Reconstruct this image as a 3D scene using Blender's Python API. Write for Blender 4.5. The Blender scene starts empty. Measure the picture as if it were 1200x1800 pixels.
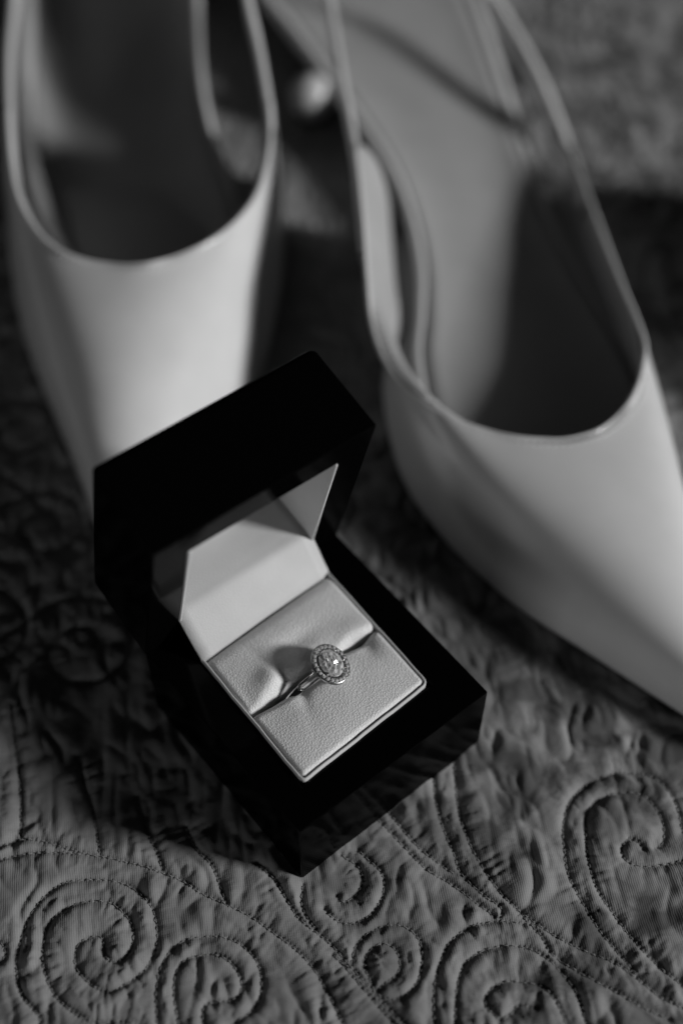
import bpy, bmesh, math, random
import numpy as np
random.seed(7); np.random.seed(7)
S = bpy.context.scene
K = 0.00085                                   # design units (about 1 mm) to metres

# ------------------------------------------------------------------ camera
CP = dict(x=9.91, y=-138.46, z=331.19, pitch=0.89924, roll=0.00486, f=2293.12)
fw = np.array([0, math.cos(CP['pitch']), -math.sin(CP['pitch'])])
rt0 = np.array([1., 0, 0]); up0 = np.cross(rt0, fw)
rt = rt0*math.cos(CP['roll']) + up0*math.sin(CP['roll'])
up = -rt0*math.sin(CP['roll']) + up0*math.cos(CP['roll'])
CC = np.array([CP['x'], CP['y'], CP['z']])
from mathutils import Matrix, Vector, noise
cam = bpy.data.cameras.new('camera'); co = bpy.data.objects.new('camera', cam)
S.collection.objects.link(co); S.camera = co
M = Matrix.Identity(4)
for i in range(3):
    M[i][0] = rt[i]; M[i][1] = up[i]; M[i][2] = -fw[i]; M[i][3] = CC[i]*K
co.matrix_world = M
cam.sensor_fit = 'VERTICAL'; cam.sensor_height = 36; cam.lens = CP['f']/1800*36
cam.clip_start = 0.01; cam.clip_end = 20
cam.dof.use_dof = True
cam.dof.focus_distance = 343*K
cam.dof.aperture_fstop = 3.8
cam.dof.aperture_blades = 9

# ------------------------------------------------------------------ world + light
w = bpy.data.worlds.new('World'); S.world = w; w.use_nodes = True
w.node_tree.nodes['Background'].inputs[0].default_value = (1, 1, 1, 1)
w.node_tree.nodes['Background'].inputs[1].default_value = 0.006

def area(name, pos, target, sx, sy, power):
    l = bpy.data.lights.new(name, 'AREA'); l.shape = 'RECTANGLE'; l.size = sx; l.size_y = sy; l.energy = power
    o = bpy.data.objects.new(name, l); S.collection.objects.link(o)
    o.location = pos
    o.rotation_euler = (Vector(target)-Vector(pos)).to_track_quat('-Z', 'Y').to_euler()
    return o
az = math.radians(-14); el = math.radians(22); R = 1.6
tg = Vector((0.03, 0.06, 0.02))
area('window_light', tg+Vector((math.cos(az)*math.cos(el)*R, math.sin(az)*math.cos(el)*R, math.sin(el)*R)), tg, .24, .30, 28.5)

fp = Vector((-.52, -1.35, .22))
area('low_fill_light', fp, (0, .12, .03), .8, .22, 3.2)  # added soft fill to brighten the shaded shoe flanks, source unseen

S.view_settings.view_transform = 'Standard'; S.view_settings.look = 'None'
S.view_settings.exposure = 0; S.view_settings.gamma = 1
S.render.engine = 'CYCLES'
S.cycles.max_bounces = 10; S.cycles.diffuse_bounces = 2; S.cycles.glossy_bounces = 6; S.cycles.transmission_bounces = 10
S.cycles.caustics_refractive = True; S.cycles.sample_clamp_indirect = 6

def un(x, y, z):
    "point at height z seen at photo position x, y"
    d = fw*CP['f'] + (x-600)*rt - (y-900)*up
    return CC + d*(z-CC[2])/d[2]

# ------------------------------------------------------------------ materials
def mat(name, col, rough=.5, metal=0., spec=.5, coat=0., coat_r=.05, trans=0., ior=1.45):
    m = bpy.data.materials.new(name); m.use_nodes = True
    b = m.node_tree.nodes['Principled BSDF']
    b.inputs['Base Color'].default_value = (col, col, col, 1)
    b.inputs['Roughness'].default_value = rough; b.inputs['Metallic'].default_value = metal
    b.inputs['Specular IOR Level'].default_value = spec
    b.inputs['Coat Weight'].default_value = coat; b.inputs['Coat Roughness'].default_value = coat_r
    b.inputs['Transmission Weight'].default_value = trans; b.inputs['IOR'].default_value = ior
    return m, m.node_tree.nodes, m.node_tree.links, b
def N(ns, t, **kw):
    n = ns.new(t)
    for k, v in kw.items(): setattr(n, k, v)
    return n
def ramp_col(ns, ls, b, fac, c0, c1, p0=.3, p1=.7):
    r = N(ns, 'ShaderNodeValToRGB'); r.color_ramp.elements[0].position = p0; r.color_ramp.elements[1].position = p1
    r.color_ramp.elements[0].color = (c0, c0, c0, 1); r.color_ramp.elements[1].color = (c1, c1, c1, 1)
    ls.new(fac, r.inputs[0]); ls.new(r.outputs[0], b.inputs['Base Color'])

def leather(name, c0, c1, rough, grain, dist, spec=.5, strength=.5, coat=0.):
    m, ns, ls, b = mat(name, c1, rough, spec=spec, coat=coat, coat_r=.05)
    tc = N(ns, 'ShaderNodeTexCoord')
    no = N(ns, 'ShaderNodeTexNoise'); no.inputs['Scale'].default_value = 60; no.inputs['Detail'].default_value = 5
    ls.new(tc.outputs['Object'], no.inputs[0]); ramp_col(ns, ls, b, no.outputs[0], c0, c1)
    nw = N(ns, 'ShaderNodeTexNoise'); nw.inputs['Scale'].default_value = 1400; nw.inputs['Detail'].default_value = 2
    ls.new(tc.outputs['Object'], nw.inputs[0])
    mx = N(ns, 'ShaderNodeMix', data_type='VECTOR'); mx.inputs[0].default_value = .0005
    va = N(ns, 'ShaderNodeVectorMath', operation='MULTIPLY_ADD'); va.inputs[1].default_value = (.0006,)*3
    ls.new(nw.outputs['Color'], va.inputs[0]); ls.new(tc.outputs['Object'], va.inputs[2])
    vo = N(ns, 'ShaderNodeTexVoronoi', feature='DISTANCE_TO_EDGE'); vo.inputs['Scale'].default_value = grain
    ls.new(va.outputs[0], vo.inputs['Vector'])
    mr = N(ns, 'ShaderNodeMapRange', interpolation_type='SMOOTHSTEP'); mr.inputs[1].default_value = 0; mr.inputs[2].default_value = .28
    ls.new(vo.outputs['Distance'], mr.inputs[0])
    bp = N(ns, 'ShaderNodeBump'); bp.inputs['Strength'].default_value = strength; bp.inputs['Distance'].default_value = dist
    ls.new(mr.outputs[0], bp.inputs['Height']); ls.new(bp.outputs[0], b.inputs['Normal'])
    ns.remove(mx)
    return m
PAD = leather('grained_cream_leatherette', .62, .68, .5, 1500, .00013, spec=.3, strength=.5)
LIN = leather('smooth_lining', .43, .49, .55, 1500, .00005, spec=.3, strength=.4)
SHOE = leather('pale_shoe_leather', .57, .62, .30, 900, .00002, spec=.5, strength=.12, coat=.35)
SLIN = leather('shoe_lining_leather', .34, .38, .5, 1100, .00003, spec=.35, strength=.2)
def lacquer():
    m, ns, ls, b = mat('black_lacquer', .001, .08, spec=.5, ior=1.13)
    tc = N(ns, 'ShaderNodeTexCoord')
    no = N(ns, 'ShaderNodeTexNoise'); no.inputs['Scale'].default_value = 90; no.inputs['Detail'].default_value = 4
    ls.new(tc.outputs['Object'], no.inputs[0])
    mr = N(ns, 'ShaderNodeMapRange'); mr.inputs[3].default_value = .05; mr.inputs[4].default_value = .13
    ls.new(no.outputs[0], mr.inputs[0])
    d = N(ns, 'ShaderNodeBsdfDiffuse'); d.inputs['Color'].default_value = (.0012,)*3+(1,)
    g = N(ns, 'ShaderNodeBsdfGlossy'); ls.new(mr.outputs[0], g.inputs['Roughness']); g.inputs['Color'].default_value = (.4, .4, .4, 1)
    fr = N(ns, 'ShaderNodeFresnel'); fr.inputs['IOR'].default_value = 1.25
    mx = N(ns, 'ShaderNodeMixShader'); ls.new(fr.outputs[0], mx.inputs[0]); ls.new(d.outputs[0], mx.inputs[1]); ls.new(g.outputs[0], mx.inputs[2])
    ls.new(mx.outputs[0], ns['Material Output'].inputs[0])
    return m
BLACK = lacquer()
GOLD, *_ = mat('polished_white_gold', .62, .12, metal=1.)
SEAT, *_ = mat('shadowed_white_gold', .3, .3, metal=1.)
def gem_mat(name, rough, var):
    m, ns, ls, b = mat(name, .9, rough, trans=1., ior=2.3)
    g = N(ns, 'ShaderNodeBsdfGlossy'); g.inputs['Roughness'].default_value = .13; g.inputs['Color'].default_value = (.95, .95, .95, 1)
    d = N(ns, 'ShaderNodeBsdfDiffuse'); d.inputs['Color'].default_value = (.8, .8, .8, 1)
    m1 = N(ns, 'ShaderNodeMixShader'); m1.inputs[0].default_value = .55
    m2 = N(ns, 'ShaderNodeMixShader'); m2.inputs[0].default_value = var
    ls.new(b.outputs[0], m1.inputs[1]); ls.new(g.outputs[0], m1.inputs[2]); ls.new(m1.outputs[0], m2.inputs[1]); ls.new(d.outputs[0], m2.inputs[2])
    ls.new(m2.outputs[0], ns['Material Output'].inputs[0])
    return m
DIA = gem_mat('diamond', .0, .32)
PAVE = gem_mat('pave_diamond', .03, .36)
THREAD, *_ = mat('thread', .2, .75, spec=.2)
STHR, *_ = mat('pale_thread', .6, .6, spec=.3)
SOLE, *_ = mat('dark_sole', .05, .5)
BUT, *_ = mat('pale_button', .5, .3)

def quilt_mat():
    m, ns, ls, b = mat('printed_cotton', .2, .85, spec=.15)
    b.inputs['Sheen Weight'].default_value = .15
    tc = N(ns, 'ShaderNodeTexCoord')
    n1 = N(ns, 'ShaderNodeTexNoise'); n1.inputs['Scale'].default_value = 60; n1.inputs['Detail'].default_value = 6; n1.inputs['Distortion'].default_value = .8
    n2 = N(ns, 'ShaderNodeTexNoise'); n2.inputs['Scale'].default_value = 9; n2.inputs['Detail'].default_value = 2
    ls.new(tc.outputs['Object'], n1.inputs[0]); ls.new(tc.outputs['Object'], n2.inputs[0])
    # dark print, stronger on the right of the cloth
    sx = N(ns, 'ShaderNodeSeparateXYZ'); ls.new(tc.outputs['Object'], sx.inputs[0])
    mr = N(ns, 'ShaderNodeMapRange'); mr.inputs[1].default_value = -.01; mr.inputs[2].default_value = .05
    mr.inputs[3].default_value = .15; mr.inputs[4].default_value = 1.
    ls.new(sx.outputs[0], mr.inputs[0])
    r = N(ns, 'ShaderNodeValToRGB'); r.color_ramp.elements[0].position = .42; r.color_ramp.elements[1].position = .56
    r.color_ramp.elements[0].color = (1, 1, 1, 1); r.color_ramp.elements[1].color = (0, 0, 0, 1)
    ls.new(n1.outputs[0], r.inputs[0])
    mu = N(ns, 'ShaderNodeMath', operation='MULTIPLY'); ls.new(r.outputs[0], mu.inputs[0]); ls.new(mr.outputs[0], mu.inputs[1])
    wv = N(ns, 'ShaderNodeTexWave', wave_type='BANDS', bands_direction='X'); wv.inputs['Scale'].default_value = 640; wv.inputs['Distortion'].default_value = 2.6; wv.inputs['Detail'].default_value = 2
    wh = N(ns, 'ShaderNodeTexWave', wave_type='BANDS', bands_direction='Y'); wh.inputs['Scale'].default_value = 560; wh.inputs['Distortion'].default_value = 1.2; wh.inputs['Detail'].default_value = 2
    mp = N(ns, 'ShaderNodeMapping'); mp.inputs['Rotation'].default_value = (0, 0, math.radians(-9))
    ls.new(tc.outputs['Object'], mp.inputs[0]); ls.new(mp.outputs[0], wv.inputs[0]); ls.new(mp.outputs[0], wh.inputs[0])
    ad = N(ns, 'ShaderNodeMath', operation='MULTIPLY_ADD'); ad.inputs[1].default_value = .25
    ls.new(wh.outputs['Fac'], ad.inputs[0]); ls.new(wv.outputs['Fac'], ad.inputs[2])
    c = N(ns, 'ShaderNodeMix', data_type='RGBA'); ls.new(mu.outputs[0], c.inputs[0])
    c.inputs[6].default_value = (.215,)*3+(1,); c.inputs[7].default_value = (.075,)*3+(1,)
    wm = N(ns, 'ShaderNodeMapRange'); wm.inputs[2].default_value = 1.25; wm.inputs[3].default_value = .90; wm.inputs[4].default_value = 1.08
    ls.new(ad.outputs[0], wm.inputs[0])
    vm = N(ns, 'ShaderNodeVectorMath', operation='SCALE'); ls.new(c.outputs[2], vm.inputs[0]); ls.new(wm.outputs[0], vm.inputs['Scale'])
    ls.new(vm.outputs[0], b.inputs['Base Color'])
    bp = N(ns, 'ShaderNodeBump'); bp.inputs['Strength'].default_value = .5; bp.inputs['Distance'].default_value = .00006
    ls.new(ad.outputs[0], bp.inputs['Height']); ls.new(bp.outputs[0], b.inputs['Normal'])
    return m
QUILT = quilt_mat()

# ------------------------------------------------------------------ helpers
def link(o, parent=None):
    S.collection.objects.link(o)
    if parent: o.parent = parent
    return o
def tag(o, label=None, cat=None, group=None, kind=None):
    if label: o['label'] = label
    if cat: o['category'] = cat
    if group: o['group'] = group
    if kind: o['kind'] = kind
    return o
def thing(name, base, label, cat, group=None):
    o = bpy.data.objects.new(name, None); o.empty_display_size = .01
    link(o); o.location = Vector(base)*K; o['base'] = list(map(float, base)); return tag(o, label, cat, group)
def mesh(name, vs, fs, m, parent=None, smooth=True, label=None, base=None):
    "vs in design units, world placed; stored relative to the thing's base"
    me = bpy.data.meshes.new(name)
    b = np.array(base if base is not None else (root_base(parent) if parent else (0, 0, 0)), float)
    me.from_pydata([tuple(p) for p in (np.asarray(vs, float)-b)*K], [], [tuple(int(i) for i in f) for f in fs])
    bm = bmesh.new(); bm.from_mesh(me); bmesh.ops.recalc_face_normals(bm, faces=bm.faces); bm.to_mesh(me); bm.free()
    me.materials.append(m)
    if smooth: me.polygons.foreach_set('use_smooth', [True]*len(me.polygons))
    o = bpy.data.objects.new(name, me); link(o, parent)
    if not parent: o.location = Vector(b)*K
    if label: o['label'] = label
    return o
def root_base(p):
    while p.parent: p = p.parent
    return tuple(p['base'])
def grid(P, close_u=False):
    P = np.asarray(P); n, m_ = P.shape[:2]; f = []
    for i in range(n-(0 if close_u else 1)):
        for j in range(m_-1):
            a = i; b = (i+1) % n
            f.append((a*m_+j, a*m_+j+1, b*m_+j+1, b*m_+j))
    return P.reshape(-1, 3), f
def cat(pts, n):
    "smooth curve through points, n samples per span"
    P = np.asarray(pts, float); P = np.vstack([2*P[0]-P[1], P, 2*P[-1]-P[-2]]); out = []
    for i in range(1, len(P)-2):
        for t in np.linspace(0, 1, n, endpoint=False):
            a, b, c, d = P[i-1:i+3]
            out.append(.5*((2*b)+(-a+c)*t+(2*a-5*b+4*c-d)*t*t+(-a+3*b-3*c+d)*t**3))
    out.append(P[-2]); return np.array(out)
def tube(path, r, n=10, closed=False, flat=None, caps=True):
    "tube along path; flat=(ratio, normal) squashes it along that normal"
    P = np.asarray(path, float); V = []; F = []
    m_ = len(P); rs = np.broadcast_to(np.asarray(r, float), (m_,))
    prev = None
    for i in range(m_):
        t = (P[(i+1) % m_]-P[i-1]) if closed else (P[min(i+1, m_-1)]-P[max(i-1, 0)])
        t = t/np.linalg.norm(t)
        a = np.array(flat[1], float) if flat else (prev if prev is not None else np.array([0, 0, 1.]))
        a = a - t*(a@t)
        if np.linalg.norm(a) < 1e-4: a = np.cross(t, [1, 0, 0])
        a /= np.linalg.norm(a); b = np.cross(t, a); prev = a
        for k in range(n):
            q = 2*math.pi*k/n
            V.append(P[i]+rs[i]*((flat[0] if flat else 1)*math.cos(q)*a+math.sin(q)*b))
    for i in range(m_ if closed else m_-1):
        j = (i+1) % m_
        for k in range(n): F.append((i*n+k, i*n+(k+1) % n, j*n+(k+1) % n, j*n+k))
    if not closed and caps: F += [tuple(range(n)), tuple((m_-1)*n+k for k in range(n))]
    return V, F
def bevel(o, wd, seg=2, ang=30):
    b = o.modifiers.new('bevel', 'BEVEL'); b.width = wd*K; b.segments = seg; b.limit_method = 'ANGLE'; b.angle_limit = math.radians(ang)
    b.harden_normals = False
    return o
def vnoise(x, y, seed=0):
    "2-D value noise on arrays"
    xi = np.floor(x).astype(np.int64); yi = np.floor(y).astype(np.int64); fx = x-xi; fy = y-yi
    fx = fx*fx*(3-2*fx); fy = fy*fy*(3-2*fy)
    def h(a, b):
        v = (a*374761393 + b*668265263 + seed*982451653) & 0x7fffffff
        v = ((v ^ (v >> 13))*1274126177) & 0x7fffffff
        return ((v ^ (v >> 16)) & 0xffff)/65535.
    return (h(xi, yi)*(1-fx)+h(xi+1, yi)*fx)*(1-fy)+(h(xi, yi+1)*(1-fx)+h(xi+1, yi+1)*fx)*fy

# ------------------------------------------------------------------ the quilt
def Z4(pts, ox=0, oy=1300, s=.5): return [(ox+x*s, oy+y*s) for x, y in pts]
def Z5(pts): return Z4(pts, 600, 1250)
lines = [
 Z4([(-60,1100),(60,1060),(140,985),(80,900),(55,800),(75,690),(120,590),(190,520),(270,490),(390,490),(470,520),(530,580),(550,650),(545,730),(510,800),(450,850),(390,880),(340,870),(290,830),(262,780),(270,720),(310,690),(350,685),(362,710),(368,755),(400,778),(440,760),(465,710),(465,650),(430,600),(380,565),(300,565),(230,590),(175,640),(150,720),(155,810),(190,890),(250,950),(320,985),(430,985),(520,1010)]),
 Z4([(560,1090),(550,980),(550,860),(575,770),(630,710),(700,688),(790,690),(860,725),(905,780),(920,850),(910,910),(880,950),(830,985),(800,1010)]),
 Z4([(640,1060),(620,960),(610,880),(620,810),(660,765),(740,750),(800,770),(840,820),(848,870),(825,905),(780,915),(730,920),(712,945),(712,1000)]),
 Z4([(-80,450),(0,420),(60,405),(150,395),(230,395),(350,405),(440,425),(520,445),(640,490),(700,530),(800,575),(880,615),(950,665),(1000,700),(1060,750),(1110,810),(1150,880),(1190,960),(1230,1050)]),
 Z4([(-80,400),(0,375),(80,350),(150,355),(250,385),(350,405)]),
 Z4([(900,430),(960,480),(1010,560),(1050,620),(1110,670),(1170,720),(1230,790),(1330,900),(1430,1010),(1500,1090)]),
 Z4([(40,-120),(50,0),(70,150),(75,340)]), Z4([(270,60),(300,170),(330,270),(350,400)]), Z4([(480,200),(520,330),(555,400),(570,465)]),
 Z4([(650,300),(690,380),(740,430),(770,500),(795,570)]), Z4([(-30,690),(10,720),(15,760),(-20,790)]),
 Z4([(1065,500),(1060,570),(1080,620),(1110,660)]),
 Z5([(100,350),(150,395),(230,480),(300,550),(370,590),(440,640),(540,715)]),
 Z5([(140,320),(180,365),(260,460),(320,510),(390,560),(420,570)]),
 Z5([(315,160),(325,240),(335,330),(360,410),(395,490),(420,560),(500,640),(560,680),(560,720)]),
 Z5([(385,60),(400,200),(410,330),(440,430),(490,530),(560,630),(620,690),(690,745),(760,790),(850,835),(960,880),(1030,930),(1120,1000),(1200,1040)]),
 Z5([(640,720),(700,780),(740,850),(830,910),(940,970),(1040,1030),(1150,1080)]),
 Z5([(1240,1000),(1200,960),(1100,880),(1020,790),(960,710),(900,620),(870,520),(860,430),(865,350),(920,300),(990,280),(1060,290),(1110,340),(1135,400),(1130,460),(1100,475)]),
 Z5([(1200,520),(1130,535),(1060,540),(1000,520),(985,480),(1010,445),(1040,455),(1060,480)]),
 Z5([(1040,930),(1020,900),(960,830),(890,740),(840,650),(800,570),(785,480),(780,400),(800,320),(850,265),(920,225),(1000,212),(1080,220),(1140,260),(1180,330),(1200,420)]),
 Z5([(0,880),(30,890),(50,820),(100,770),(170,745),(230,755),(275,800),(285,870),(270,940),(230,990),(170,1010),(130,990),(140,960),(180,935),(205,900),(200,850),(170,815),(125,815),(90,850),(85,900),(110,960),(120,990)]),
 Z5([(60,480),(100,520),(140,560),(150,620),(120,690),(70,730),(10,740),(-30,720),(-60,690)]),
 Z5([(0,500),(60,540),(75,590),(50,640),(0,665),(-15,640)]),
 Z5([(330,1120),(325,980),(345,890),(380,810),(440,760),(520,735),(600,735),(640,745)]),
 Z5([(400,1120),(405,980),(430,890),(490,840),(560,820),(640,825),(700,850),(760,900),(830,990),(860,1100)]),
 Z5([(560,1080),(510,1040),(510,1000),(530,970),(580,945),(640,950),(700,960),(750,1010),(790,1090),(800,1140)]),
 Z5([(560,1080),(600,1060),(620,1030),(680,1040)]),
 Z5([(-30,850),(0,880),(60,950),(130,1030),(190,1100)]),
]
QP = [np.array([un(x, y, 0)[:2] for x, y in cat([(a, b, 0) for a, b in l], 8)[:, :2]]) for l in lines]
# the same swirls go on over the rest of the cloth
def swirl(cx, cy, r, a0, turn, hand=1):
    o = []
    for t in np.linspace(0, 1, 60):
        rr = r*(1-.78*t); a = a0+hand*turn*t
        o.append((cx+rr*math.cos(a), cy+rr*math.sin(a)))
    return np.array(o)
rg = random.Random(3)
for iy in range(13):
    for ix in range(11):
        cx = -190+ix*42+rg.uniform(-7, 7)+(iy % 2)*20; cy = 78+iy*42+rg.uniform(-7, 7)
        if cy < 85 and cx > 20: continue
        r = rg.uniform(13, 20); a0 = rg.uniform(0, 6.28); hd = rg.choice([-1, 1])
        QP.append(swirl(cx, cy, r, a0, 8.6, hd)); 
        e1 = swirl(cx, cy, r, a0, 8.6, hd)[0]
        t = np.array([math.cos(a0), math.sin(a0)]); s_ = np.array([-t[1], t[0]])*-hd
        QP.append(np.array([e1+s_*q*34+t*(10*q*q) for q in np.linspace(0, 1, 14)]))
def resample(P, step):
    d = np.r_[0, np.cumsum(np.linalg.norm(np.diff(P, axis=0), axis=1))]
    n = max(2, int(d[-1]/step)+1); s = np.linspace(0, d[-1], n)
    return np.c_[np.interp(s, d, P[:, 0]), np.interp(s, d, P[:, 1])], s
QP = [resample(P, 1.2) for P in QP]

def grow(a, b, s0, g):
    o = [a]; s = s0
    while abs(o[-1]-a) < abs(b-a): o.append(o[-1]+(s if b > a else -s)); s *= g
    return o[1:]
xs = np.array(grow(-110, -1100, .7, 1.045)[::-1]+list(np.arange(-110, 130, .48))+grow(130, 1100, .6, 1.045))
ys = np.array(grow(-50, -500, .6, 1.08)[::-1]+list(np.arange(-50, 110, .48))+grow(110, 1300, .5, 1.0055))
X, Y = np.meshgrid(xs, ys)
DM = np.full(X.shape, 99.); AL = np.zeros(X.shape)
for P, s in QP:
    for i in range(len(P)):
        x0, x1 = np.searchsorted(xs, [P[i, 0]-11, P[i, 0]+11]); y0, y1 = np.searchsorted(ys, [P[i, 1]-11, P[i, 1]+11])
        if x1 <= x0 or y1 <= y0: continue
        d = np.hypot(X[y0:y1, x0:x1]-P[i, 0], Y[y0:y1, x0:x1]-P[i, 1])
        sub = DM[y0:y1, x0:x1]; m_ = d < sub
        sub[m_] = d[m_]; AL[y0:y1, x0:x1][m_] = s[i]+P[0, 0]
def quilt_h(X, Y, D, A):
    puff = 1.8*(1-np.exp(-np.clip(D-.05, 0, 99)/1.0))
    wob = A+2.5*vnoise(X/5, Y/5, 5)
    puck = (np.abs(np.sin(wob*math.pi/5.0+6*vnoise(A/9, D*0, 9)))**1.3-.5)*.42*np.exp(-((D-2.6)/3.2)**2)*(.35+1.0*vnoise(X/11, Y/11, 4))
    n1 = np.abs(vnoise(X/5.4+.4*vnoise(X/9, Y/9, 2)*3, Y/10, 1)-.5)*2
    n2 = np.abs(vnoise(X/3.4+Y/30, Y/6.0+X/11, 8)-.5)*2
    wr = (1.2*n1**1.0+.5*n2**1.0-.8)*1.22*(1-np.exp(-D/1.2))
    big = 1.2*vnoise(X/38, Y/38, 12)+.5*vnoise(X/14, Y/14, 15)
    fine = .10*vnoise(X/1.3, Y/1.3, 21)
    return puff+puck+wr+big+fine
H = quilt_h(X, Y, DM, AL)
flat = np.clip((np.hypot((X-5), (Y-45))-40)/40, 0, 1)
H = H-2.5
# unseen ridge added to the cloth, out of frame, to cast shade
FX = 198; shade_ridge = 52*np.exp(-((X-FX)/16)**2)*(1/(1+np.exp(-(Y-150)/7)))*(1/(1+np.exp((Y-268)/3)))
H = H+shade_ridge
Zq = H
me = bpy.data.meshes.new('quilt')
nv = X.size; me.vertices.add(nv)
me.vertices.foreach_set('co', (np.stack([X, Y, Zq], -1)*K).astype(np.float32).ravel())
ny, nx = X.shape; I = np.arange(nv).reshape(ny, nx)
F = np.stack([I[:-1, :-1], I[:-1, 1:], I[1:, 1:], I[1:, :-1]], -1).reshape(-1, 4)
me.loops.add(F.size); me.loops.foreach_set('vertex_index', F.astype(np.int32).ravel())
me.polygons.add(len(F)); me.polygons.foreach_set('loop_start', (np.arange(len(F))*4).astype(np.int32))
me.polygons.foreach_set('use_smooth', np.ones(len(F), bool)); me.update(); me.validate()
me.materials.append(QUILT)
quilt = link(bpy.data.objects.new('quilt', me)); tag(quilt, kind='structure'); quilt['base'] = [0., 0., 0.]
quilt['label'] = 'grey cotton quilt with stitched swirls under the shoes and box'
def hq(x, y):
    i = min(max(np.searchsorted(xs, x), 1), nx-1); j = min(max(np.searchsorted(ys, y), 1), ny-1)
    return float(Zq[j, i])
# stitches
SV = []; SF = []
for P, s in QP[:len(lines)]:
    q, ss = resample(P, .25)
    L = ss[-1]; a = 0.3
    while a < L-2:
        seg = [np.array([np.interp(t, ss, q[:, 0]), np.interp(t, ss, q[:, 1])]) for t in (a, a+.55, a+1.1, a+1.6)]
        z = [hq(*p) for p in seg]
        pth = [np.array([seg[i][0], seg[i][1], z[i]+dz]) for i, dz in enumerate((-.1, .18, .18, -.1))]
        v, f = tube(pth, .11, 5); o = len(SV); SV += v; SF += [tuple(i+o for i in ff) for ff in f]
        a += 2.15
st = mesh('stitching', SV, SF, THREAD, quilt); st['kind'] = 'stuff'

# ------------------------------------------------------------------ ring box
HB = 27.6
pF, pA, pR, pL = un(527, 1463, HB), un(857, 1216, HB), un(590, 938, HB), un(256, 1148, HB)
cF, cA, cR, cL = un(531, 1382, HB), un(758, 1203, HB), un(578, 1004, HB), un(351, 1164, HB)
base0 = tuple((pF+pA+pR+pL)/4*np.array([1, 1, 0]))
box = thing('ring_box', base0, 'open black lacquered ring box with pale leather lining, standing between the two shoes', 'ring box')
def dn(p, z): return np.array([p[0], p[1], z])
def open_box(name, O, I, axis, depth, cav, m, rnd_far, rnd=.5):
    """O: 4 outer rim corners, I: 4 inner rim corners; walls go back along axis by depth, cavity by cav"""
    axis = np.array(axis, float)
    vs = list(O)+[p+axis*depth for p in O]+list(I)+[p+axis*cav for p in I]
    fs = [(4, 5, 6, 7)]+[(i, (i+1) % 4, 4+(i+1) % 4, 4+i) for i in range(4)]
    fs += [(i, (i+1) % 4, 8+(i+1) % 4, 8+i) for i in range(4)]
    fs += [(8+i, 8+(i+1) % 4, 12+(i+1) % 4, 12+i) for i in range(4)]+[(12, 13, 14, 15)]
    bm = bmesh.new(); b = np.array(base0)
    V = [bm.verts.new((np.array(v)-b)*K) for v in vs]
    for f in fs: bm.faces.new([V[i] for i in f])
    bmesh.ops.recalc_face_normals(bm, faces=bm.faces)
    bm.verts.ensure_lookup_table(); bm.edges.ensure_lookup_table()
    far = [e for e in bm.edges if e.verts[0].index in range(4, 8) and e.verts[1].index in range(4, 8)]
    bm.verts.index_update()
    V = list(bm.verts)
    far = [e for e in bm.edges if {e.verts[0].index, e.verts[1].index} <= set(range(4, 8))]
    side = [e for e in bm.edges if len({e.verts[0].index, e.verts[1].index} & set(range(4, 8))) == 1 and len({e.verts[0].index, e.verts[1].index} & set(range(0, 4))) == 1]
    rim = [e for e in bm.edges if {e.verts[0].index, e.verts[1].index} <= set(range(0, 4)) or {e.verts[0].index, e.verts[1].index} <= set(range(8, 12))]
    if rnd_far > 0: bmesh.ops.bevel(bm, geom=far, offset=rnd_far*K, segments=5, profile=.5, affect='EDGES')
    me = bpy.data.meshes.new(name); bm.to_mesh(me); bm.free(); me.materials.append(m)
    me.polygons.foreach_set('use_smooth', [True]*len(me.polygons))
    o = link(bpy.data.objects.new(name, me), box); bevel(o, rnd, 2, 40)
    wn = o.modifiers.new('wn', 'WEIGHTED_NORMAL'); wn.keep_sharp = True
    return o
open_box('base', [pF, pA, pR, pL], [cF, cA, cR, cL], (0, 0, -1), 28.8, 14, BLACK, 0.5, .35)

# lid frame
ang = .668; ez = np.array([0, 0, 1.]); ee = np.array([math.cos(ang), math.sin(ang), 0]); ed = np.cross(ez, ee)
PHI = 1.315; r_ = -ed*math.cos(PHI)+ez*math.sin(PHI); h_ = ez*math.cos(PHI)+ed*math.sin(PHI)
HLp = np.array([-43.3, 52.3, 28.0]); LW, LD, LH, LT = 65.8, 65.2, 27.6, 10.2
def lidp(a, b, c): return HLp+ee*a+r_*b+h_*c
lid = open_box('lid', [lidp(0, 0, 0), lidp(LW, 0, 0), lidp(LW, LD, 0), lidp(0, LD, 0)],
         [lidp(LT, LT, 0), lidp(LW-LT, LT, 0), lidp(LW-LT, LD-LT, 0), lidp(LT, LD-LT, 0)], h_, LH, 19, BLACK, 2.8, .35)
# lid lining: five thin boards
def board(name, P, m, th, nrm, parent, bev=.3, label=None):
    P = [np.array(p, float) for p in P]; n_ = np.array(nrm, float)*th
    vs = P+[p+n_ for p in P]; n = len(P)
    fs = [tuple(range(n)), tuple(range(2*n-1, n-1, -1))]+[(i, (i+1) % n, n+(i+1) % n, n+i) for i in range(n)]
    o = mesh(name, vs, fs, m, parent, smooth=True, label=label); bevel(o, bev, 2, 40)
    wn = o.modifiers.new('wn', 'WEIGHTED_NORMAL'); return o
a0, a1, b0, b1, cz = LT+.05, LW-LT-.05, LT+.05, LD-LT-.05, 18.9
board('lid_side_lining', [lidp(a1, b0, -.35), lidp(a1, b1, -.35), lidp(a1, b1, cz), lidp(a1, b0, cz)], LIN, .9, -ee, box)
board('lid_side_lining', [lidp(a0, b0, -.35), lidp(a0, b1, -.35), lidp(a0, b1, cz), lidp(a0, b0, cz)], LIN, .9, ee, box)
board('lid_front_lining', [lidp(a0+1, b1, .8), lidp(a1-1, b1, .8), lidp(a1-1, b1, cz), lidp(a0+1, b1, cz)], LIN, .9, -r_, box)
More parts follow.
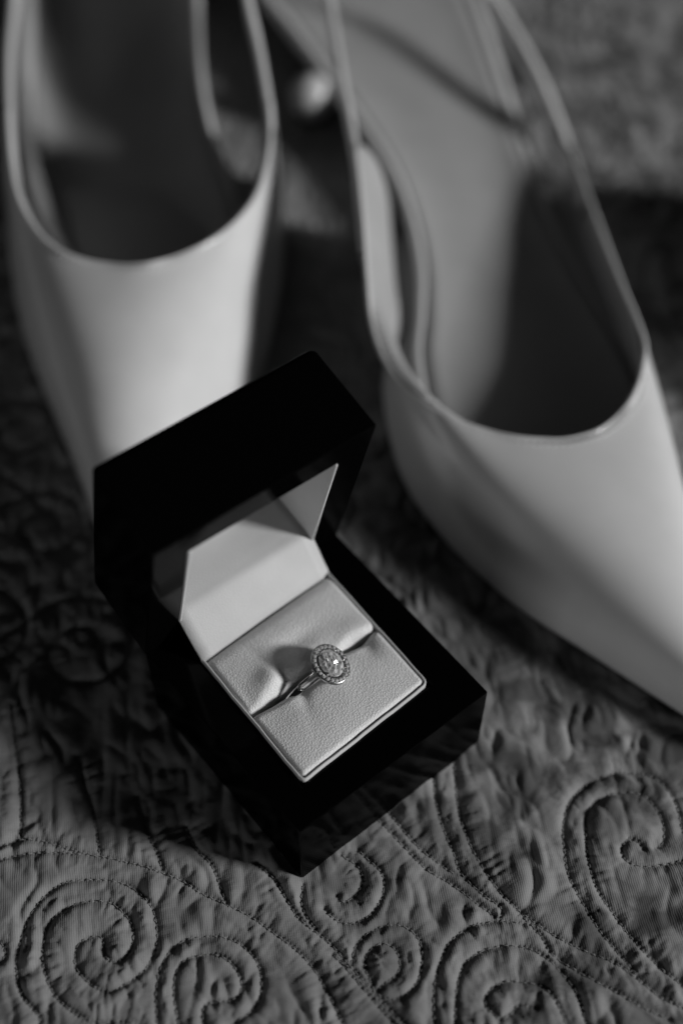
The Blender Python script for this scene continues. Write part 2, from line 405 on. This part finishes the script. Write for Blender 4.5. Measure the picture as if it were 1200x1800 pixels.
board('lid_top_lining', [lidp(a0+1, b0+.5, cz), lidp(a1-1, b0+.5, cz), lidp(a1-1, b1-1, cz), lidp(a0+1, b1-1, cz)], LIN, .9, -h_, box)

# lining lip round the base cavity (front-left, front-right and right-hand sides)
up1 = np.array([0, 0, 1.])
def inset(t, u, dz=0, marg=(0, 0, 0, 0)):
    "bilinear point in cavity: t along the front edge (F->A), u towards the hinge"
    return (cF*(1-t)+cA*t)*(1-u)+(cL*(1-t)+cR*t)*u+up1*dz
def lip_path():
    o = []; c = .030
    o += [inset(0.012, u) for u in np.linspace(1.0, .05, 16)]
    o += [inset(.012+.035*(1-math.cos(q)), .05-.040*math.sin(q)) for q in np.linspace(.2, 1.5, 5)]
    o += [inset(t, .010) for t in np.linspace(.07, .94, 16)]
    o += [inset(.94+.048*math.sin(q), .058-.048*math.cos(q)) for q in np.linspace(.1, 1.5, 6)]
    o += [inset(.988, u) for u in np.linspace(.07, 1.0, 16)]
    return np.array(o)+up1*.55
lp = lip_path(); LV = []; nl = len(lp)
prof = [(-.38, -6), (-.38, .05), (-.3, .3), (-.02, .45), (.25, .3), (.34, -.1), (.38, -6)]
ctr = (cF+cA+cR+cL)/4
for i in range(nl):
    t = lp[min(i+1, nl-1)]-lp[max(i-1, 0)]; t /= np.linalg.norm(t); nrm = np.cross(up1, t)
    if nrm @ (ctr-lp[i]) < 0: nrm = -nrm
    wv = .12*math.sin(i*.9)+.08*math.sin(i*2.3)
    LV.append([lp[i]+nrm*(a+.35+wv*.5)+up1*(b+wv*.3*(b > -1)) for a, b in prof])
v, f = grid(LV)
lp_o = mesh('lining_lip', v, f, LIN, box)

# the two cushions
u0 = (1255-1381)/(1163-1381.)
def proj_u(pt, t):
    best = None
    for u in np.linspace(0, 1, 801):
        d = np.linalg.norm(inset(t, u)-un(pt[0], pt[1], HB)); 
        if best is None or d < best[0]: best = (d, u)
    return best[1]
uL = proj_u((449, 1256), 0); uR = proj_u((655, 1109), 1)
def slot_u(t): return uL+(uR-uL)*t
CH = np.linalg.norm((cL+cR)/2-(cF+cA)/2)
tR = .535                                        # where the ring stands along the slot
def slot_half(t):                                # half width of the opening, design units
    a = 1.15*max(0, math.sin(math.pi*min(1, max(0, (t-.02)/.60))))**1.1
    b = 1.0*math.exp(-((t-.80)/.10)**2)
    return max(a, b, .12)*min(1, (t)/.04+.1)*min(1, (1-t)/.05+.05)
def cushion(side, nt=150, nu=110):
    V = []
    t0, t1 = (.028, .972)
    for i in range(nt+1):
        t = t0+(t1-t0)*i/nt; row = []
        us = slot_u(t); hw = slot_half(t)/CH
        ue = .028 if side == 0 else .985
        ub = us-hw if side == 0 else us+hw
        et = min(t-t0, t1-t)*52                  # distance to the end
        for j in range(nu+1):
            q = j/nu; q2 = q
            u = ub+(ue-ub)*q2
            ds = abs(u-ub)*CH; de = abs(ue-u)*CH
            rs = 2.2+1.4*math.exp(-((t-.28)/.16)**2)*(side == 1)+.8*math.exp(-((t-.3)/.2)**2)*(side == 0)
            z = 1.1
            # rolled edge into the slot, softer rounding at the outside
            if ds < rs: z -= rs-math.sqrt(max(0, rs*rs-(rs-ds)**2))
            re = 1.6
            if de < re: z -= (re-math.sqrt(max(0, re*re-(re-de)**2)))*.9
            if et < re: z -= (re-math.sqrt(max(0, re*re-(re-et)**2)))*.9
            # stuffing: crown of the pad, pinched where the ring spreads the slot
            span = abs(ue-ub)*CH
            z += (1.5 if side else .9)*math.sin(math.pi*min(1, ds/span))**.7*math.sin(math.pi*min(1, max(0, (t-t0)/(t1-t0))))**.6
            if side == 1 and de < 5: z -= 1.3*((5-de)/5)**2
            tx = (t-tR)*52
            if side == 1:
                z += 1.7*math.exp(-((tx+14.5)/4.8)**2-((ds-3.4)/4.6)**2)
                z -= 1.5*math.exp(-((tx+10.2+ds*.25)/1.7)**2)*math.exp(-ds/6.5)
                z += 1.1*math.exp(-((tx+4.0)/4.0)**2-((ds-2.2)/3.6)**2)-.9*math.exp(-((tx+2)/9)**2-((ds-9.5)/3.)**2)
                z -= .9*math.exp(-((t-.06)/.06)**2-((ds)/8)**2)
                z += .7*math.exp(-((t-.86)/.12)**2-((ds-2.5)/3.5)**2)
            else:
                z -= 1.2*math.exp(-((tx+8.2+ds*.5)/1.9)**2)*math.exp(-ds/3.8)
                z += .5*math.exp(-((tx+14.5)/3.0)**2-((ds-1.8)/2.8)**2)-1.6*math.exp(-((tx+5)/7.)**2-(ds/2.6)**2)
                z -= 1.5*math.exp(-((t-.86)/.06)**2-((ds)/5.)**2)
                z += .7*math.exp(-((tx-1)/7)**2-((ds-3)/4.5)**2)
            z += .16*(vnoise(np.array(t*9.), np.array(u*7.+side*4), 33)-.5)
            row.append(inset(t, u, z))
        # tuck the slot edge and the outer edge down into the box
        row = [row[0]-up1*7]+[row[0]-up1*3]+row+[row[-1]-up1*6]
        V.append(row)
    V = np.array(V); a = V[0].copy(); a[:, 2] -= 6; b = V[-1].copy(); b[:, 2] -= 6
    V = np.concatenate([a[None], V, b[None]])
    v, f = grid(V); return mesh('cushion', v, f, PAD, box, label='front cushion' if side == 0 else 'back cushion')
cushion(0); cushion(1)
# dark bed below the cushions
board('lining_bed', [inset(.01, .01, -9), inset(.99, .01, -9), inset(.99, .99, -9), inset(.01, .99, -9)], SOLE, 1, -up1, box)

# hinge flap: rises out of the base behind the back cushion and runs into the lid
def flap():
    V = []
    L0, R0 = inset(.012, .992), inset(.988, .992)
    J = [lidp(LT+.1, LT+.15, -.4), lidp(LW-LT-.1, LT+.15, -.4)]
    prof = [(L0-up1*6, R0-up1*6), (L0+up1*.2, R0+up1*.2)]
    for q in (.35, .75):
        prof.append((L0*(1-q)+J[0]*q+up1*.3, R0*(1-q)+J[1]*q+up1*.3))
    for b_, c in ((1.2, 1.2), (1.5, 4.5), (1.3, 9), (1.0, 14), (.9, cz-.9)):
        prof.append((lidp(LT+.15, LT+b_, c), lidp(LW-LT-.15, LT+b_, c)))
    PP = cat([np.r_[a, b] for a, b in prof], 6)
    for p in PP:
        V.append([p[:3]*(1-t)+p[3:]*t for t in np.linspace(0, 1, 14)])
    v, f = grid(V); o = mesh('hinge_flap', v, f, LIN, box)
    sd = o.modifiers.new('thick', 'SOLIDIFY'); sd.thickness = .8*K; sd.offset = 0
flap()

# ------------------------------------------------------------------ the ring
hu = proj_u((581, 1167), tR)
zc = HB
hx, hy, _ = un(580.5, 1166, HB+6)
head = np.array([hx, hy, HB+5.6])
sdir = (inset(1, uR)-inset(0, uL)); sdir /= np.linalg.norm(sdir)         # along the slot
cdir = np.cross(up1, sdir)                                                # across, towards the hinge
RR = 12.4; ta = math.radians(13)
off = (inset(0, uL)-head)@cdir                    # how far the head stands in front of the slot
ln = math.asin(min(.45, max(0, off/(RR+2.7))))
U_ = up1*math.cos(ln)-cdir*math.sin(ln); C_ = cdir*math.cos(ln)+up1*math.sin(ln)    # the ring leans out of the slot
hn = U_*math.cos(ta)+sdir*math.sin(ta); s2_ = sdir*math.cos(ta)-U_*math.sin(ta)

rc = head-hn*(RR+2.7)
hr = math.radians(-16); hs = s2_*math.cos(hr)+C_*math.sin(hr); hc_ = -s2_*math.sin(hr)+C_*math.cos(hr)
ring = thing('ring', tuple(rc-up1*RR), 'white gold ring with an oval halo diamond, pushed into the slot of the box cushions', 'ring')
def rp(a, b, c): return head+hs*a+hc_*b+hn*c
# band with a softly domed section that widens to the shoulders
BV = []
nb = 120
for i in range(nb):
    q = 2*math.pi*i/nb; top = max(0, math.cos(q-ta))
    wd = 1.05+.45*top**3; th = .85
    rad = sdir*math.sin(q)+U_*math.cos(q); row = []
    for a, b in [(-1, 0), (-.92, .35), (-.8, .62), (-.4, .7), (0, .72), (.4, .7), (.8, .62), (.92, .35), (1, 0), (.8, -.35), (0, -.45), (-.8, -.35)]:
        row.append(rc+rad*(RR+b*th*1.1)+C_*a*wd)
    row.append(row[0]); BV.append(row)
v, f = grid(BV, close_u=True); mesh('band', v, f, GOLD, ring)
# baguette stones in raised frames on both shoulders
for sg in (-1, 1):
    q0 = ta+sg*.52
    def bp(al, ac, rr_): 
        q = q0+sg*al/RR; rad = sdir*math.sin(q)+U_*math.cos(q); return rc+rad*(RR+rr_)+C_*ac
    fr = []
    loop = [(-2.9, -.95), (2.0, -.75), (2.8, 0), (2.0, .75), (-2.9, .95)]
    vt, ft = tube([bp(a, c, 1.0) for a, c in [(x*1.12, y*1.25) for x, y in loop]], .22, 8, closed=True)
    fo = mesh('stone_frame', vt, ft, GOLD, ring)
    top = [(-2.2, -.4), (1.7, -.35), (2.2, 0), (1.7, .35), (-2.2, .4)]
    vs = [bp(a, c, .85) for a, c in loop]+[bp(a, c, 1.35) for a, c in top]
    fs = [(5, 6, 7, 8, 9), (4, 3, 2, 1, 0)]+[(i, (i+1) % 5, 5+(i+1) % 5, 5+i) for i in range(5)]
    mesh('baguette_stone', vs, fs, PAVE, ring, smooth=False)
AX, BX = 5.35, 6.15                       # halo half axes along the slot, across it
# halo plate: an oval dish
HV = []
for s_, zz in [(.50, -.1), (.60, .25), (.72, .32), (.94, .30), (1.0, .1), (1.0, -.35), (.86, -.9), (.5, -1.6), (.35, -2.2)]:
    HV.append([rp(AX*s_*math.cos(q)*(1 if s_ > .6 else 1), BX*s_*math.sin(q), zz) for q in np.linspace(0, 2*math.pi, 73)])
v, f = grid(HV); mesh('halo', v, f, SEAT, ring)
# gallery legs joining halo and band
for sg in (-1, 1):
    for s2 in (-1, 1):
        v, f = tube(cat([rp(sg*3.3, s2*1.7, -.7), rp(sg*3.4, s2*1.2, -2.0), rp(sg*4.1, s2*.7, -3.4)], 5), .42, 8)
        mesh('gallery_wire', v, f, GOLD, ring)
def gem(C, ax, bx, crown, pav, n, m, name, parent, table=.55, rot=0, girdle=.06):
    "brilliant: table, star, kite and pavilion facets on an oval outline"
    def el(s_, k, z): 
        q = 2*math.pi*k/n+rot; return C+hs*ax*s_*math.cos(q)+hc_*bx*s_*math.sin(q)+hn*z
    V = [el(table, k, crown) for k in range(n)]
    V += [el(.80, k+.5, crown*.52) for k in range(n)]
    V += [el(1, k/2., 0) for k in range(2*n)]
    V += [el(1, k/2., -girdle*ax) for k in range(2*n)]
    V += [el(.45, k+.5, -pav*.55) for k in range(n)]
    V += [C-hn*pav]
    F = [tuple(range(n))]
    for k in range(n):
        k1 = (k+1) % n; g = 2*n
        F += [(k, k1, n+k), (k, n+k, g+2*k), (n+k, g+2*k, g+2*k+1), (n+k, g+2*k+1, g+(2*k+2) % (2*n)), (k1, g+(2*k+2) % (2*n), n+k)]
    for k in range(2*n): F.append((2*n+k, 2*n+(k+1) % (2*n), 4*n+(k+1) % (2*n), 4*n+k))
    for k in range(n):
        g = 4*n; a = g+2*k; b = g+2*k+1; c = g+(2*k+2) % (2*n); p = 6*n+k; p1 = 6*n+(k-1) % n; cu = 7*n
        F += [(a, b, p), (b, c, p), (a, p, cu, p1)]
    return mesh(name, V, F, m, parent, smooth=False)
def oval_stone():
    "crushed-ice oval: rings of small tilted facets"
    rings = [(0, 1, 1.0), (.14, 7, 1.04), (.28, 11, 1.0), (.42, 15, .95), (.55, 18, .9), (.67, 20, .8), (.79, 22, .58), (.90, 22, .30), (1.0, 20, 0.), (1.0, 20, -.12)]
    V = []; idx = []
    for s_, n, z in rings:
        idx.append(list(range(len(V), len(V)+n)))
        for k in range(n):
            q = 2*math.pi*(k+.5*(n % 4 == 1)+(rg.uniform(-.28, .28) if .05 < s_ < .95 else 0))/n
            zz = z*1.1+(rg.uniform(-.34, .34) if s_ < .8 else 0)
            ss = s_*(1+(rg.uniform(-.08, .08) if s_ < .95 else 0))
            V.append(rp(AX*.64*ss*math.cos(q), BX*.68*ss*math.sin(q), .7+zz))
    F = []
    ang_ = lambda i: math.atan2((V[i]-rp(0, 0, 0))@hc_/BX, (V[i]-rp(0, 0, 0))@hs/AX) % (2*math.pi)
    for a, b in zip(idx[:-1], idx[1:]):
        if len(a) == 1:
            F += [(a[0], b[k], b[(k+1) % len(b)]) for k in range(len(b))]; continue
        A = sorted(a, key=ang_); B = sorted(b, key=ang_); i = j = 0
        while i < len(A) or j < len(B):
            ta = (ang_(A[i % len(A)])+(2*math.pi if i >= len(A) else 0)); tb = (ang_(B[j % len(B)])+(2*math.pi if j >= len(B) else 0))
            na = ang_(A[(i+1) % len(A)])+(2*math.pi if i+1 >= len(A) else 0); nb_ = ang_(B[(j+1) % len(B)])+(2*math.pi if j+1 >= len(B) else 0)
            if (na <= nb_ and i < len(A)) or j >= len(B): F.append((A[i % len(A)], A[(i+1) % len(A)], B[j % len(B)])); i += 1
            else: F.append((A[i % len(A)], B[(j+1) % len(B)], B[j % len(B)])); j += 1
    c = len(V); V.append(rp(0, 0, -1.8)); g = idx[-1]
    F += [(g[k], g[(k+1) % len(g)], c) for k in range(len(g))]
    return mesh('centre_diamond', V, F, DIA, ring, smooth=False)
oval_stone()
# claws over the centre stone
for q in (45, 135, 225, 315):
    q = math.radians(q); c_, s_ = math.cos(q), math.sin(q)
    v, f = tube(cat([rp(AX*.66*c_, BX*.70*s_, -.2), rp(AX*.66*c_, BX*.70*s_, .95), rp(AX*.58*c_, BX*.62*s_, 1.35)], 4), .26, 7)
    mesh('claw', v, f, GOLD, ring)
nh = 24
for k in range(nh):
    q = 2*math.pi*(k+.5)/nh
    C = rp(AX*.83*math.cos(q), BX*.835*math.sin(q), .42)
    gem(C, .53, .53, .52, .5, 6, PAVE, 'halo_diamond', ring, rot=k*.7+rg.random())
BD = []; BF = []
for k in range(nh*2):                      # tiny beads between the halo stones
    q = 2*math.pi*(k//2)/nh; s_ = .93 if k % 2 else .735
    C = rp(AX*s_*math.cos(q), BX*s_*math.sin(q), .42)
    o = len(BD); r0 = .19
    ring_pts = [(C+np.array([math.cos(a)*r0, math.sin(a)*r0, 0])) for a in np.linspace(0, 2*math.pi, 6, endpoint=False)]
    mid = [(C+np.array([math.cos(a)*r0*.7, math.sin(a)*r0*.7, r0*.75])) for a in np.linspace(0, 2*math.pi, 6, endpoint=False)]
    BD += ring_pts+mid+[C+up1*r0]
    for a in range(6):
        b = (a+1) % 6; BF += [(o+a, o+b, o+6+b, o+6+a), (o+6+a, o+6+b, o+12)]
bo = mesh('milgrain_beads', BD, BF, GOLD, ring); bo['kind'] = 'stuff'

# ------------------------------------------------------------------ shoes
def shoe(pairs, tip_i, foot_l, foot_r, strap_l, strap_r, heel_c, name, label, dish, br, lift, brr, oz=15):
    T = [un(*t) for t, o in pairs]; O = [un(o[0], o[1], oz) for t, o in pairs]
    cx = np.mean([p for p in O], axis=0)
    base = (cx[0], cx[1], 0)
    sh = thing('slingback_shoe', base, label, 'shoe', 'pair of pale slingback shoes')
    n = 10
    Ts = cat(T, n); Os = cat(O, n)
    # sole edge: outline drawn in towards the long axis
    axis_pts = []
    E = []
    tip = Os[tip_i*n]; thr = Ts[tip_i*n]
    ax = np.array([tip[0]-thr[0], tip[1]-thr[1], 0]); ax /= np.linalg.norm(ax)
    for i, o in enumerate(Os):
        s_ = (o-thr)@ax; c = thr+ax*s_; dv = c-o; dv[2] = 0; L = np.linalg.norm(dv)
        E.append(o+(dv/L*min(3.5, L*.6) if L > 1e-3 else 0)-(ax*2.5 if i == tip_i*n else 0))
    E = np.array(E)
    dfr = np.array([max(0, (e-thr)@ax) for e in E])
    def smooth(A, k):
        A = A.copy()
        for _ in range(k): A[1:-1] = .25*A[:-2]+.5*A[1:-1]+.25*A[2:]
        return A
    O2 = smooth(Os, 2600); O1 = smooth(Os, 160)
    hd0 = np.linalg.norm((Os-Ts)[:, :2], axis=1)
    nvv = 26; V = []
    for i in range(len(Ts)):
        t = Ts[i].copy(); fz = np.clip((hd0[i]-18)/30, 0, 1); o = Os[i]*(1-fz)+O1[i]*fz; oo = Os[i]*(1-fz)+O2[i]*fz; e = E[i].copy(); e[2] = 1.2
        hd = hd0[i]
        side = np.clip(1-hd/25., 0, 1)
        p1 = o.copy(); p1[2] = 21+5*side+lift*math.exp(-((i/(tip_i*n)-.62)/.33)**2)*(i < 1.6*tip_i*n)+6*math.exp(-(((len(Ts)-1-i)/(len(Ts)-1-tip_i*n)-.62)/.33)**2); p1[2] = min(p1[2], max(4, t[2]-3))
        dxy = (oo-t)*np.array([1, 1, 0])
        p2 = t+(.42+.16*math.exp(-((i/(tip_i*n)-.62)/.33)**2))*dxy; p2[2] = t[2]-.04*(t[2]-14)-8*side
        # push the wall outwards a little
        row = []
        for q in np.linspace(0, 1, nvv):
            # ease so that rows crowd at the feather edge
            q = q**1.25
            row.append((1-q)**3*e+3*(1-q)**2*q*p1+3*(1-q)*q*q*p2+q**3*t)
        V.append(row)
    V = np.array(V); Q = np.linspace(0, 1, nvv)**1.25
    W_ = np.clip((Q-.06)/.35, 0, 1)*np.clip((1-Q)/.12, 0, 1)
    for _ in range(420):                 # iron out creases between the lasting lines
        L = V.copy(); L[1:-1] = .25*V[:-2]+.5*V[1:-1]+.25*V[2:]
        V = V*(1-W_[None, :, None])+L*W_[None, :, None]
    v, f = grid(V)
    vo = mesh('vamp', v, f, SHOE, sh)
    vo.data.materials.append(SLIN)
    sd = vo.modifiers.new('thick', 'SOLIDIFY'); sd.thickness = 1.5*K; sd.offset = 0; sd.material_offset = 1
    # rolled binding along the topline with a row of stitches
    v, f = tube(Ts, .95, 10); mesh('topline_binding', v, f, SHOE, sh)
    SV = []; SF = []
    VA = np.array(V)
    line = VA[:, -3]*.55+VA[:, -2]*.45 if False else None
    row = []
    for i in range(len(Ts)):
        a = Ts[i]; k = nvv-2
        while k > 0 and np.linalg.norm(VA[i, k]-a) < 2.6: k -= 1
        b = VA[i, k]; row.append(a+(b-a)/np.linalg.norm(b-a)*2.6)
    row = np.array(row); d = np.r_[0, np.cumsum(np.linalg.norm(np.diff(row, axis=0), axis=1))]
    a = 0
    while a < d[-1]-2:
        p = [np.array([np.interp(x, d, row[:, c]) for c in range(3)]) for x in (a, a+.7, a+1.4)]
        for i_, dz in enumerate((.55, .95, .55)): p[i_] = p[i_]+up1*dz
        v, f = tube(p, .28, 5); o = len(SV); SV += v; SF += [tuple(i+o for i in ff) for ff in f]; a += 2.3
    s2 = mesh('topline_stitching', SV, SF, STHR, sh); s2['kind'] = 'stuff'
    # footbed: from heel to toe between its two edges
    FL = cat([un(*p) for p in foot_l], 8); FR = cat([un(*p) for p in foot_r], 8)
    FV = []
    for a, b in zip(FL, FR):
        r = []
        for t in np.linspace(0, 1, 23):
            p = a*(1-t)+b*t; e = abs(t-.5)*2
            p = p+up1*(1.5*e**4-(4.5*max(0, e-.93)/.07)**1-dish*(1-e**4)*np.clip((p[1]-170)/120, .15, 1))
            r.append(p)
        FV.append(r)
    FV = np.array(FV)
    under = FV[:, ::-1].copy(); under[:, :, 2] -= 4.5
    full = np.concatenate([FV, under, FV[:, :1]], axis=1)
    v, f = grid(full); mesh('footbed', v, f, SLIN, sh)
    for P_ in (FL, FR):
        v, f = tube(P_-up1*1.6, (br if P_ is FL else brr)*np.clip(np.linspace(1.15, .25, len(P_)), .45, 1), 14); mesh('footbed_binding', v, f, SHOE, sh)
    # outsole under the forepart
    oc = [np.array([e[0], e[1], .9]) for e in E]; m_ = len(oc)
    vs = oc+[p-up1*2.0 for p in oc]
    fs = [tuple(range(m_)), tuple(range(2*m_-1, m_-1, -1))]+[(i, (i+1) % m_, m_+(i+1) % m_, m_+i) for i in range(m_)]
    mesh('outsole', vs, fs, SOLE, sh, smooth=False)
    ic = [np.array([e[0], e[1], 3.2])+((Ts[i]*0+E.mean(0)-e)*np.array([1, 1, 0]))*.012 for i, e in enumerate(E)]
    vs = ic+[p-up1*2.0 for p in ic]
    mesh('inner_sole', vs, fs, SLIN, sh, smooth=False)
    # the sling strap: one ribbon from one side of the vamp round the heel to the other
    SP = [un(*p) for p in strap_l]; SQ = [un(*p) for p in strap_r]
    SP = [Ts[14]-up1*3.5, Ts[7]-up1*1.5]+[SP[0]-up1*.2]+SP[1:]; SQ = [Ts[-7]-up1*2.5]+[SQ[0]-up1*.2]+SQ[1:]
    hc = np.array(heel_c, float)
    e1 = hc+np.array([-27, -20, -2]); e2 = hc+np.array([27, -20, -2])
    SP = SP[:-1]+[SP[-1]*(1-q)+e1*q for q in (0, .25, .5, .75)]; SQ = SQ[:-1]+[SQ[-1]*(1-q)+e2*q for q in (0, .25, .5, .75)]
    path = cat([p for p in SP]+[hc+np.array(q) for q in ((-26, -14, 0), (-15, 9, 2), (0, 16, 3), (15, 9, 2), (26, -14, 0))]+[p for p in SQ[::-1]], 10)
    RV = []
    m_ = len(path)
    for i in range(m_):
        t = path[min(i+1, m_-1)]-path[max(i-1, 0)]; t /= np.linalg.norm(t)
        out = np.cross(t, up1); out /= np.linalg.norm(out); u_ = np.cross(out, t); hw = 3.4
        RV.append([path[i]+u_*a*hw+out*b*1.4 for a, b in [(-2, -.4), (-2, .4), (-1.9, 1), (-.1, 1), (0, .4), (0, -.4), (-.1, -1), (-1.9, -1), (-2, -.4)]])
    v, f = grid(RV); mesh('sling_strap', v, f, SHOE, sh)
    # heel block below the rear of the footbed
    a, b = FL[0], FR[0]; mid = (a+b)/2; bk = mid-(FL[8]+FR[8])/2+mid
    seat = []
    hv = []
    top = hc.copy(); top[2] = mid[2]-4
    for s_, z in ((1, mid[2]-3), (.75, mid[2]*.6), (.5, mid[2]*.3), (.45, -.5)):
        hv.append([np.array([top[0]+24*s_*math.cos(q), top[1]-8+20*s_*math.sin(q)+(1-s_)*6, z]) for q in np.linspace(0, 2*math.pi, 25)])
    v, f = grid(hv); v = list(v); f = list(f)
    f.append(tuple(range(75, 99)))
    mesh('heel', v, f, SHOE, sh)
    # heel seat continuing the footbed
    sv = []
    for k, q in enumerate(np.linspace(0, 1, 9)):
        wd = (1-q**3)**.5*.98+.02
        c = mid*(1-q)+(hc*np.array([1, 1, 0])+np.array([0, 14, mid[2]+10*q]))*q-up1*dish*.75*(1-q)
        hw = np.linalg.norm(b-a)/2*(1-.25*q)*wd
        sv.append([c+np.array([x*hw, 0, 2.2*x**4-1.2*(1-x*x)]) for x in np.linspace(-1, 1, 13)])
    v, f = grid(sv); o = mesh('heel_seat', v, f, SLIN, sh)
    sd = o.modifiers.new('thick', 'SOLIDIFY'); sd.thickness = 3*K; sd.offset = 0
    return sh

R_pairs = [((624,255,55),(695,350)),((637,380,50),(702,450)),((645,490,44),(684,545)),((653,565,38),(664,630)),((674,628,34),(693,765)),((712,682,31),(768,878)),((775,728,31),(892,994)),((850,757,31),(1045,1094)),((910,770,32),(1195,1190)),((958,774,32),(1300,1256)),
 ((988,774,32),(1370,1295)),
 ((1020,768,32),(1358,1220)),((1055,755,32),(1305,1130)),((1090,727,31),(1258,975)),((1115,690,31),(1212,830)),((1129,645,30),(1186,735)),((1130,595,29),(1166,650)),((1092,500,25),(1128,540)),((1053,400,20),(1085,425)),((1003,262,15),(1030,278))]
shoe(R_pairs, 10,
     [(405,-110,28),(460,-20,24),(515,50,21),(600,165,18),(683,285,15),(724,385,12),(741,470,11),(741,550,10),(738,640,9),(780,800,8),(900,940,6)],
     [(790,-110,25),(825,-20,20),(850,50,17),(880,140,13),(918,260,9),(968,390,5),(1025,500,4),(1085,590,4),(1135,690,4),(1155,800,4),(1120,960,4)],
     [(624,255,55),(601,130,60),(580,0,66),(563,-100,75)], [(1003,262,15),(950,130,29),(873,-5,44),(815,-90,60)],
     (15, 540, 95), 'right', 'pale leather slingback shoe on the right, its pointed toe running out of the frame', 2.0, 3.3, 20, 3.3, 21)
L_pairs = [((14,190,53),(10,290)),((20,280,51),(8,370)),((34,350,49),(6,450)),((62,402,48),(16,530)),((100,438,47),(36,600)),((148,458,46.5),(75,695)),((193,466,46.5),(118,805)),((222,468,47),(163,935)),
 ((242,467,47.5),(203,1035)),
 ((270,463,48),(268,950)),((312,452,47),(355,825)),((366,427,47),(430,690)),((412,393,47),(478,585)),((448,348,48),(503,470)),((467,295,50),(510,400)),((475,240,53),(504,330)),((472,180,57),(488,270))]
shoe(L_pairs, 8,
     [(50,-110,24),(44,-20,20),(42,60,18),(40,150,16),(46,250,13),(70,340,11),(105,420,7),(150,520,5),(160,620,5),(180,740,5),(195,850,5)],
     [(345,-110,50),(345,-20,44),(347,60,38),(355,150,30),(375,240,23),(405,320,17),(425,390,12),(430,470,9),(410,560,8),(350,700,6),(270,850,6)],
     [(14,190,53),(14,90,56),(22,0,58),(30,-100,66)], [(472,180,57),(455,80,65),(437,0,74),(415,-100,84)],
     (-115, 540, 95), 'left', 'pale leather slingback shoe on the left, its toe hidden behind the open box lid', 15.0, 4.8, 20, 1.9)

# ------------------------------------------------------------------ small button between the shoes
bc = un(548, 196, 5)
def lathe(c, prof, n=28):
    P = [[c+np.array([r*math.cos(q), r*math.sin(q), z]) for q in np.linspace(0, 2*math.pi, n+1)] for r, z in prof]
    return grid(P)
bt = thing('button', tuple(bc), 'small pale round button lying on the quilt between the shoe straps', 'button')
v, f = lathe(bc, [(.01, 17), (3.2, 16.5), (6.2, 14.4), (8.4, 11), (9, 7.6), (8, 3), (5, -.8), (.01, -2.6)]); mesh('button_cap', v, f, BUT, bt)
v, f = lathe(bc, [(6.2, -.6), (7.2, -1.6), (7.4, -2.6), (6.6, -3.8), (.01, -4)]); mesh('button_rim', v, f, SOLE, bt)

for o in list(bpy.data.objects):
    if 'base' in o.keys(): del o['base']
